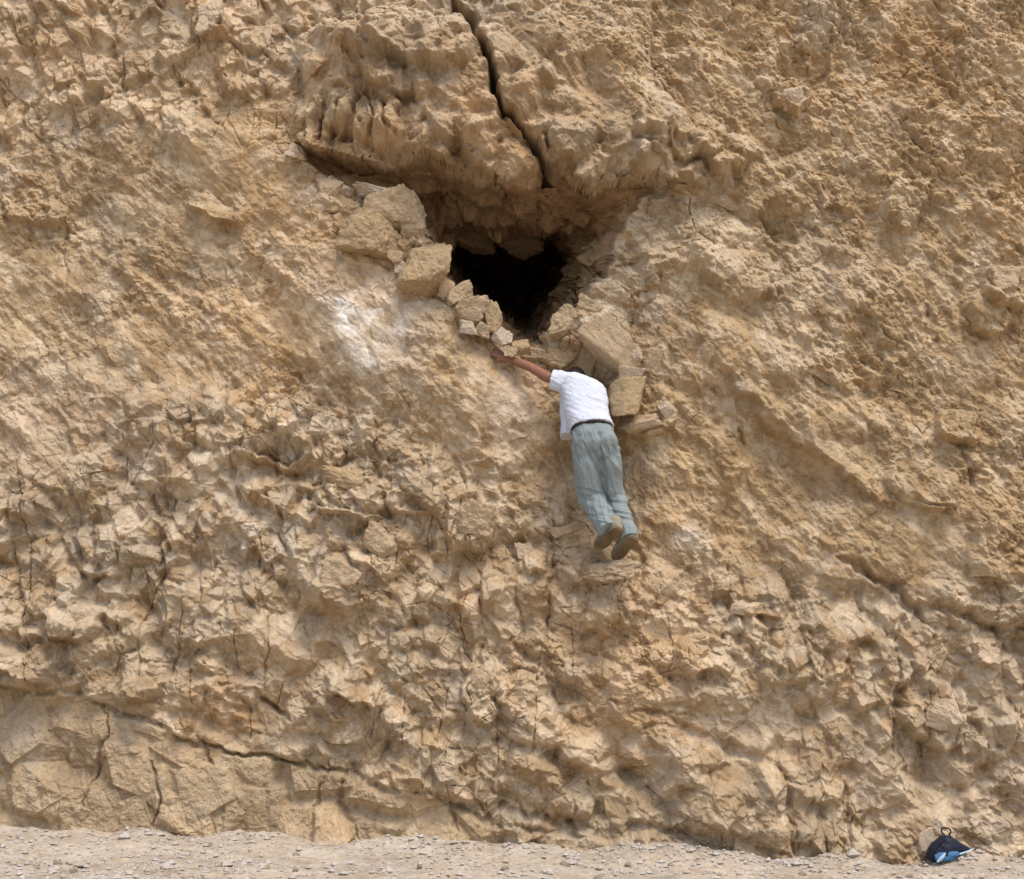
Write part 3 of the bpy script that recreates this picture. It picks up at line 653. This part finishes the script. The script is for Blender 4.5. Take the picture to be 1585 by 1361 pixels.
def catmull(P, n):
    P = [np.array(p, float) for p in P]; out = []
    Q = [2 * P[0] - P[1]] + P + [2 * P[-1] - P[-2]]
    for i in range(1, len(Q) - 2):
        for k in range(n):
            t = k / n; a, b, c, d = Q[i - 1], Q[i], Q[i + 1], Q[i + 2]
            out.append(0.5 * (2 * b + (c - a) * t + (2 * a - 5 * b + 4 * c - d) * t * t + (3 * b - a - 3 * c + d) * t ** 3))
    out.append(P[-1]); return out
def loft(bm, secs, seg=24, power=2.0, cap=True):
    """secs: rows of centre(3), half width, half depth, side vector, front vector"""
    rings = []
    for c, rx, ry, a, b in secs:
        ring = []
        for k in range(seg):
            t = 2 * math.pi * k / seg; ct, st = math.cos(t), math.sin(t)
            ct = math.copysign(abs(ct) ** (2 / power), ct); st = math.copysign(abs(st) ** (2 / power), st)
            ring.append(bm.verts.new(Vector(c) + Vector(a) * rx * ct + Vector(b) * ry * st))
        rings.append(ring)
    for r0, r1 in zip(rings, rings[1:]):
        for k in range(seg):
            bm.faces.new((r0[k], r0[(k + 1) % seg], r1[(k + 1) % seg], r1[k]))
    if cap:
        bm.faces.new(rings[0][::-1]); bm.faces.new(rings[-1])
def tube(bm, pts, rad, seg=16, sub=4, flat=1.0, side=None, round_ends=True):
    rows = catmull([list(p) + [r] for p, r in zip(pts, rad)], sub)
    secs = []; n = len(rows)
    for i, r in enumerate(rows):
        t = Vector(rows[min(i + 1, n - 1)][:3] - rows[max(i - 1, 0)][:3]).normalized()
        s = Vector(side) if side is not None else Vector((1, 0, 0))
        if abs(t.dot(s)) > 0.95: s = Vector((0, 1, 0))
        a = (s - t * s.dot(t)).normalized(); b = t.cross(a)
        secs.append((Vector(r[:3]), r[3], r[3] * flat, a, b, t))
    if round_ends:
        c, rx, ry, a, b, t = secs[0]
        pre = [(c - t * rx * math.sin(q), rx * math.cos(q), ry * math.cos(q), a, b, t) for q in (1.45, 1.1, 0.7, 0.35)]
        c, rx, ry, a, b, t = secs[-1]
        post = [(c + t * rx * math.sin(q), rx * math.cos(q), ry * math.cos(q), a, b, t) for q in (0.35, 0.7, 1.1, 1.45)]
        secs = pre + secs + post
    loft(bm, [s[:5] for s in secs], seg)
def remeshed(name, bm, voxel, mat, parent, smooth=3, disp=None):
    me = bpy.data.meshes.new(name); bmesh.ops.recalc_face_normals(bm, faces=bm.faces); bm.to_mesh(me); bm.free()
    o = bpy.data.objects.new(name, me); C.objects.link(o)
    m = o.modifiers.new('r', 'REMESH'); m.mode = 'VOXEL'; m.voxel_size = voxel; m.use_smooth_shade = True
    m = o.modifiers.new('s', 'SMOOTH'); m.iterations = smooth; m.factor = 0.5
    dg = bpy.context.evaluated_depsgraph_get(); dg.update()
    me2 = bpy.data.meshes.new_from_object(o.evaluated_get(dg)); me2.name = name
    o.modifiers.clear(); o.data = me2; bpy.data.meshes.remove(me)
    n = len(me2.vertices)
    if disp is not None and n:
        co = np.zeros(n * 3, F32); me2.vertices.foreach_get('co', co); co = co.reshape(-1, 3)
        no = np.zeros(n * 3, F32); me2.vertex_normals.foreach_get('vector', no); no = no.reshape(-1, 3)
        co = co + no * disp(co)[:, None]; me2.vertices.foreach_set('co', co.astype(F32).ravel()); me2.update()
    me2.materials.clear(); me2.materials.append(mat)
    if parent is not None: o.parent = parent
    return o
def B(px, py, out): return Vector(W(px, py, out))
S = 1 / 196.0
OFF = 0.05 # whole figure's distance in front of the mean plane
def Q(px, py, out): return B(px, py, out + OFF)
def spine_axes(tilt, lean):
    """side vector turned by tilt in the picture plane, front vector (towards the wall) for a trunk leaning forward by lean"""
    a = Vector((math.cos(R(tilt)), 0, -math.sin(R(tilt))))
    f = Vector((0, math.cos(R(lean)), -math.sin(R(lean)))); f = (f - a * f.dot(a)).normalized()
    return a, f
person = bpy.data.objects.new('person', None); C.objects.link(person); person.location = Q(945, 862, 0.25)
tag(person, 'person in white t-shirt and grey-green trousers clinging to the cliff below the cave', 'person')
pinv = Matrix.Translation(person.location).inverted()
def own(o):
    o.data.transform(pinv); o.data.update(); return o
# body: one skin from head to feet
bm = bmesh.new()
hd = Q(891, 589, 0.045)
for (c, r) in ((hd, (0.078, 0.098, 0.108)),):
    g = bmesh.ops.create_icosphere(bm, subdivisions=4, radius=1.0)
    M = Matrix.Translation(c) @ Matrix.Rotation(R(-38), 4, 'X') @ Matrix.Diagonal((*r, 1))
    bmesh.ops.transform(bm, matrix=M, verts=g['verts'])
face = Matrix.Translation(hd) @ Matrix.Rotation(R(-38), 4, 'X')
tube(bm, [face @ Vector((0, .085, .02)), face @ Vector((0, .118, -.022))], [.010, .014], 10, 2)          # nose
tube(bm, [face @ Vector((0, .05, -.06)), face @ Vector((0, .082, -.085))], [.045, .026], 12, 2)           # jaw and chin
for s in (-1, 1):
    tube(bm, [face @ Vector((s * .078, .0, .022)), face @ Vector((s * .084, -.004, -.02))], [.016, .010], 8, 2, 0.5)   # ears
    tube(bm, [face @ Vector((s * .018, .085, .030)), face @ Vector((s * .048, .074, .030))], [.008, .007], 8, 2)  # brows
tube(bm, [face @ Vector((-.022, .094, -.052)), face @ Vector((.022, .094, -.052))], [.007, .007], 8, 2)         # lips
tube(bm, [Q(903, 598, .12), Q(898, 600, .06)], [.05, .048])
a, f = spine_axes(12, 26)
T_ = [(904, 597, .14, 27, .07, 18), (905, 608, .17, 31, .09, 12), (907, 630, .21, 30, .095, 5), (911, 652, .26, 26, .09, 0), (915, 672, .30, 26, .09, -2), (918, 690, .30, 27, .09, -2)]
loft(bm, [(Q(x, y, o), hw * S, th, *spine_axes(tl, 26)) for x, y, o, hw, th, tl in T_])
armL = [Q(872, 588, .15), Q(848, 584, .16), Q(826, 571, .13), Q(804, 562, .09), Q(786, 556, .07)]
tube(bm, armL, [.056, .047, .040, .037, .024], 16)
tube(bm, [Q(824, 571, .145), Q(828, 574, .15)], [.030, .028], 12)
armR = [Q(925, 610, .14), Q(934, 628, .04), Q(930, 640, -.08), Q(925, 622, -.16)]
tube(bm, armR, [.048, .044, .040, .030], 16)
def hand(bm, wr, d, n, s=1):
    """palm, four bent fingers of different length and a thumb leaving the side of the palm; d along, n = back of hand"""
    d = d.normalized(); n = (n - d * n.dot(d)).normalized(); w = d.cross(n) * s
    loft(bm, [(wr + d * t, hw, th, w, n) for t, hw, th in ((-.02, .026, .02), (.02, .034, .017), (.055, .042, .015), (.09, .040, .013))], 16)
    for i, ln in enumerate((.068, .078, .073, .056)):
        b0 = wr + d * .082 + w * (-.030 + i * .020)
        p1 = b0 + d * ln * .45 + n * .004; p2 = p1 + d * ln * .30 - n * .016; p3 = p2 + d * ln * .12 - n * .024
        tube(bm, [b0, p1, p2, p3], [.0100, .0093, .0085, .0072], 10, 3)
    b0 = wr + d * .025 - w * .030
    tube(bm, [b0, b0 + d * .03 - w * .022 - n * .008, b0 + d * .062 - w * .026 - n * .02], [.013, .011, .009], 10, 3)
hand(bm, Q(784, 555, .065), Q(768, 547, .045) - Q(784, 555, .065), Vector((0.1, -1, .35)))
hand(bm, Q(925, 620, -.165), Vector((-.1, .5, .9)), Vector((0, -1, .4)), -1)
legL = [(908, 690, .29, 15), (911, 725, .235, 14), (916, 765, .15, 11), (930, 795, .18, 9), (941, 814, .21, 6)]
legR = [(937, 690, .28, 14), (946, 725, .235, 11), (952, 768, .14, 9), (964, 800, .18, 8), (970, 820, .20, 6)]
for lg in (legL, legR):
    tube(bm, [Q(x, y, o) for x, y, o, r in lg], [r * S for *_, r in lg], 16)
SHOES = [(Q(957, 820, .34), Q(923, 848, .17)), (Q(981, 834, .31), Q(953, 862, .15))]
for h_, t_ in SHOES:
    tube(bm, [h_.lerp(t_, .12) + Vector((0, .06, -.005)), h_.lerp(t_, .5) + Vector((0, .02, 0)), h_.lerp(t_, .85)], [.018, .020, .018], 12, 3, .7)
body = own(remeshed('body', bm, 0.0068, M_SKIN, person, 2))
# hair
bm = bmesh.new(); g = bmesh.ops.create_icosphere(bm, subdivisions=4, radius=1.0)
for v in list(bm.verts):
    if v.co.y > 0.35 + 0.25 * v.co.z or v.co.z < -0.62: pass
M = face @ Matrix.Diagonal((.089, .108, .119, 1))
dele = [v for v in bm.verts if (v.co.y > 0.45 and v.co.z < 0.65) or v.co.z < -0.55 or (v.co.y > .05 and v.co.z < .1)]
bmesh.ops.delete(bm, geom=dele, context='VERTS')
bmesh.ops.transform(bm, matrix=M, verts=bm.verts)
pv_ = np.array([v.co[:] for v in bm.verts]); nn = noise3(pv_, 33, 40)
for v, q in zip(bm.verts, nn): v.co = hd + (v.co - hd) * (1 + 0.05 * float(q))
me = bpy.data.meshes.new('hair'); bm.to_mesh(me); bm.free()
own(link('hair', me, M_HAIR, person))
# t-shirt
bm = bmesh.new()
T_ = [(903, 585, .12, 20, .05, 22), (903.5, 589, .135, 31, .085, 20), (904, 597, .15, 36.5, .115, 16), (905, 612, .175, 37.5, .135, 9), (906.5, 632, .21, 36, .14, 4), (910.5, 648, .245, 34.5, .14, 0), (914.5, 658, .27, 34.5, .156, -3), (916, 665, .283, 35, .160, -5)]
loft(bm, [(Q(x, y, o), hw * S, th, *spine_axes(tl, 24)) for x, y, o, hw, th, tl in T_], 40, 2.4)
# front of the shirt hanging clear of the belly on the left
fl = [(876, 598, .07, 9, .08), (877, 620, .06, 11, .10), (877, 645, .06, 11, .11), (877.5, 668, .06, 10, .11), (877.5, 676, .06, 10.5, .115)]
loft(bm, [(Q(x, y, o), hw * S, th, *spine_axes(4, 8)) for x, y, o, hw, th in fl], 24, 2.6)
loft(bm, [(Q(x, y, o), hw * S, th, *spine_axes(0, 10)) for x, y, o, hw, th in [(893, 610, .06, 20, .08), (895, 645, .08, 22, .10), (897, 664, .10, 20, .10)]], 24)
# sleeves
def sleeve(p0, p1, r0, r1):
    t = (p1 - p0).normalized(); up = Vector((0, 0, 1)); a = (up - t * up.dot(t)).normalized(); b = t.cross(a)
    n = 6
    secs = [(p0.lerp(p1, i / n), r0 + (r1 - r0) * i / n, (r0 + (r1 - r0) * i / n) * .85, a, b) for i in range(n + 1)]
    secs += [(p1 - t * .004, r1 * .86, r1 * .72, a, b), (p1 - t * .07, r1 * .75, r1 * .6, a, b)]
    loft(bm, secs, 24)
sleeve(Q(886, 594, .15), Q(852, 587, .155), .088, .084)
sleeve(Q(922, 606, .15), Q(933, 636, .02), .078, .072)
def shirt_disp(co):
    px, py = proj(co[:, 0], co[:, 1], co[:, 2])
    d = 0.006 * ridged((px + py * .5) / 26, (py - px * .45) / 9, 501, 3) + 0.002 * fbm(px / 8, py / 8, 505, 2)
    d += 0.004 * np.exp(-((py - 655) / 12) ** 2) * ridged(px / 9, py / 40, 507, 2)
    return d
own(remeshed('shirt', bm, 0.0052, M_SHIRT, person, 3, shirt_disp))
# trousers
bm = bmesh.new()
Pv = [(915, 660, .285, 29, .125, -3), (916, 668, .29, 32, .135, -2), (918, 680, .295, 34.5, .145, -1), (921, 694, .29, 37, .145, 0), (924, 706, .27, 37, .13, 2)]
loft(bm, [(Q(x, y, o), hw * S, th, *spine_axes(tl, 18)) for x, y, o, hw, th, tl in Pv], 40, 2.2)
for sx in (906, 937): # seat
    tube(bm, [Q(sx, 684, .335), Q(sx, 698, .31)], [.095, .09], 20, 3)
tl_ = [(908, 696, .285, 21), (909, 722, .25, 21), (911, 750, .18, 21.5), (917, 772, .14, 20.5), (930, 796, .19, 19.5), (939, 812, .25, 17.5), (943.5, 821, .285, 17)]
tr_ = [(940, 696, .285, 20), (945, 722, .25, 17.5), (948.5, 750, .18, 16.5), (954, 772, .14, 14.5), (964, 802, .19, 13.5), (972, 824, .25, 13.5), (974, 833, .27, 13.5)]
for tl in (tl_, tr_):
    tube(bm, [Q(x, y, o) for x, y, o, r in tl], [r * S for *_, r in tl], 24, 4, 1.0, round_ends=False)
def tr_disp(co):
    px, py = proj(co[:, 0], co[:, 1], co[:, 2])
    knee = np.exp(-((py - 768 - (px - 915) * .2) / 16) ** 2) + .8 * np.exp(-((py - 800) / 14) ** 2)
    seat = np.exp(-((py - 706) / 22) ** 2)
    d = 0.006 * fbm(px / 14, py / 30, 511, 3)
    d += knee * 0.013 * ridged(px / 60, (py - px * .25) / 7.5, 513, 2)
    d += seat * 0.011 * ridged((px * .8 - py * .55) / 10, (py + px * .5) / 45, 517, 2)
    d += 0.008 * ridged((px - py * .3) / 10, py / 50, 519, 2)
    d -= 0.016 * np.exp(-((px - 929 - (py - 690) * .12) / 3) ** 2) * sstep(664, 674, py) * (1 - sstep(712, 724, py))   # seat seam
    d -= 0.012 * np.exp(-((px - 905 - (py - 690) * .55) / 2.2) ** 2) * sstep(680, 690, py) * (1 - sstep(740, 750, py))
    d -= 0.017 * np.exp(-((px - 932 - (py - 720) * .17) / 3.2) ** 2) * sstep(700, 716, py) * (1 - sstep(792, 812, py))
    return d
trous = own(remeshed('trousers', bm, 0.0058, M_TROUS, person, 2, tr_disp))
# back pocket edge and seam piping are in the cloth; belt
bm = bmesh.new()
loft(bm, [(Q(x, y, o), hw * S, th, *spine_axes(tl, 24)) for x, y, o, hw, th, tl in
          [(915, 662, .283, 31, .130, -4), (915, 663, .283, 32.6, .142, -4), (915.4, 666.5, .289, 33.2, .146, -4), (915.6, 668, .29, 32, .136, -4)]], 48, 2.2)
own(remeshed('belt', bm, 0.006, M_BELT, person, 1))
# shoes
for h_, t_ in SHOES:
    d = (t_ - h_); L_ = d.length; d = d / L_
    nrm = Vector((0.1, -0.75, -0.65)); nrm = (nrm - d * nrm.dot(d)).normalized()          # sole looks at the camera and down
    w_ = d.cross(nrm); L_ = .30; h0 = h_ - d * .02
    bm = bmesh.new()
    prof = [(0.0, .030, .024), (.02, .044, .042), (.07, .047, .052), (.13, .047, .046), (.19, .054, .040), (.235, .051, .032), (.275, .036, .022), (.292, .018, .010)]
    loft(bm, [(h0 + d * t - nrm * (th + .004), hw, th, w_, nrm) for t, hw, th in prof], 24, 2.4)
    tube(bm, [h0 + d * .05 - nrm * .05, h0 + d * .055 - nrm * .10], [.056, .064], 16, 3)   # ankle collar
    sh = own(remeshed('shoe', bm, 0.006, M_SHOE, person, 2))
    bm = bmesh.new()
    prof = [(-.004, .030), (.02, .045), (.07, .048), (.12, .043), (.17, .051), (.22, .056), (.265, .044), (.295, .020)]
    up = []; lo = []
    for t, hw in prof:
        up.append((h0 + d * t, hw))
    # sole slab with raised heel block and lugs
    def slab(rows, n0, n1):
        V0 = [[bm.verts.new(c + w_ * hw * s + nrm * n) for n in (n0, n1) for s in (-1, 1)] for c, hw in rows]
        for r0, r1 in zip(V0, V0[1:]):
            for q0, q1 in ((0, 1), (1, 3), (3, 2), (2, 0)): bm.faces.new((r0[q0], r0[q1], r1[q1], r1[q0]))
        bm.faces.new((V0[0][0], V0[0][2], V0[0][3], V0[0][1])); bm.faces.new((V0[-1][0], V0[-1][1], V0[-1][3], V0[-1][2]))
    slab(up, -.012, .010)
    slab([(h0 + d * t, .036) for t in (.002, .02, .045, .072)], .006, .020)
    for t in np.arange(.11, .26, .022): slab([(h0 + d * t, .034), (h0 + d * (t + .013), .034)], .006, .015)
    bmesh.ops.recalc_face_normals(bm, faces=bm.faces)
    me = bpy.data.meshes.new('sole'); bm.to_mesh(me); bm.free()
    so = own(link('sole', me, M_SOLE, sh))

# ------------------------------------------------------------------ rucksack on the ground
gp = ground_hit(1420, 1329)
by = min(gp[1], float(np.interp(gp[0], gx, foot[0])) - 0.10)
gp[0] = (1419 - 792.5) / F * (by + 13.0)
bag = empty('rucksack', (gp[0], by, gz_at(gp[0] + .1, by) - 0.005), 'small dark navy and blue rucksack slumped on the ground at the foot of the cliff', 'rucksack')
M_NAVY = cloth_mat('navy_nylon', (0.018, 0.022, 0.035), .6, 90, .003, .3)
M_BLUE = cloth_mat('blue_nylon', (0.06, 0.15, 0.29), .5, 40, .004, .2)
M_LBLUE = cloth_mat('pale_blue_trim', (0.45, 0.62, 0.75), .5, 40, .003, .1)
M_BLACK = cloth_mat('black_webbing', (0.012, 0.012, 0.014), .7, 90)
ST = [(.002, .02, .05, .03), (.02, .0, .095, .06), (.05, -.01, .135, .085), (.09, -.01, .168, .10), (.135, -.01, .190, .105), (.175, .0, .188, .10), (.21, .02, .168, .085), (.25, .045, .142, .065), (.29, .066, .118, .045), (.325, .080, .102, .022), (.338, .088, .094, .006)]
bm = bmesh.new()
loft(bm, [(Vector((x, 0, (a + b) / 2)), (b - a) / 2, dp, Vector((0, 0, 1)), Vector((0, 1, 0))) for x, a, b, dp in ST], 32, 2.3)
def bag_disp(co): return 0.004 * fbm(co[:, 0] * 22, co[:, 2] * 22, 601, 3) + .003 * ridged(co[:, 0] * 12, co[:, 2] * 30, 603, 2)
o = remeshed('body', bm, 0.005, M_NAVY, bag, 2, bag_disp)
bm = bmesh.new()
loft(bm, [(Vector((x, -.075, z)), hz, .035, Vector((-.35, 0, 1)).normalized(), Vector((0, 1, 0))) for x, z, hz in [(.045, .03, .02), (.07, .036, .036), (.11, .045, .045), (.16, .052, .040), (.20, .062, .026), (.225, .07, .012)]], 24, 2.6)
remeshed('pocket', bm, 0.005, M_BLUE, bag, 2, bag_disp)
bm = bmesh.new()
tube(bm, [(.06, -.108, .01), (.085, -.114, .035), (.11, -.116, .065)], [.011, .014, .008], 12, 3, .5)
tube(bm, [(.185, -.098, .055), (.24, -.072, .062), (.30, -.045, .076), (.355, -.02, .092)], [.007, .006, .005, .004], 8, 3)
me = bpy.data.meshes.new('trim'); bm.to_mesh(me); bm.free(); link('trim', me, M_LBLUE, bag)
bm = bmesh.new()
tube(bm, [(.12, -.10, .03), (.125, -.111, .06), (.14, -.108, .085)], [.009, .010, .006], 12, 3, .5)
tube(bm, [(.03, -.075, .02), (.05, -.085, .09), (.10, -.08, .150), (.16, -.075, .165), (.22, -.06, .14)], [.003] * 5, 6, 3)
me = bpy.data.meshes.new('webbing'); bm.to_mesh(me); bm.free(); link('webbing', me, M_BLACK, bag)
bm = bmesh.new()
ring = [(.165 + .0 * k, 0, 0) for k in range(1)]
pts = []
for k in range(13):
    t = R(-60 + k * 300 / 12); pts.append((.150 + .036 * math.cos(t) - .004 * math.sin(t), -.02, .222 + .026 * math.sin(t)))
tube(bm, [(.195, -.01, .165)] + pts[::1], [.006] * 14, 8, 2)
me = bpy.data.meshes.new('handle'); bm.to_mesh(me); bm.free(); link('handle', me, M_BLACK, bag)
p = bag.location
o = link('boulder', rock_mesh('boulder', (.16, .12, .24), 777, 4, 4, .66, .05), M_ROCK_P)
o.location = (p.x + .035, p.y + .13, p.z + .11); o.rotation_euler = (R(-8), R(-12), 0)
tag(o, 'pale upright stone directly behind the dark rucksack', 'boulder')
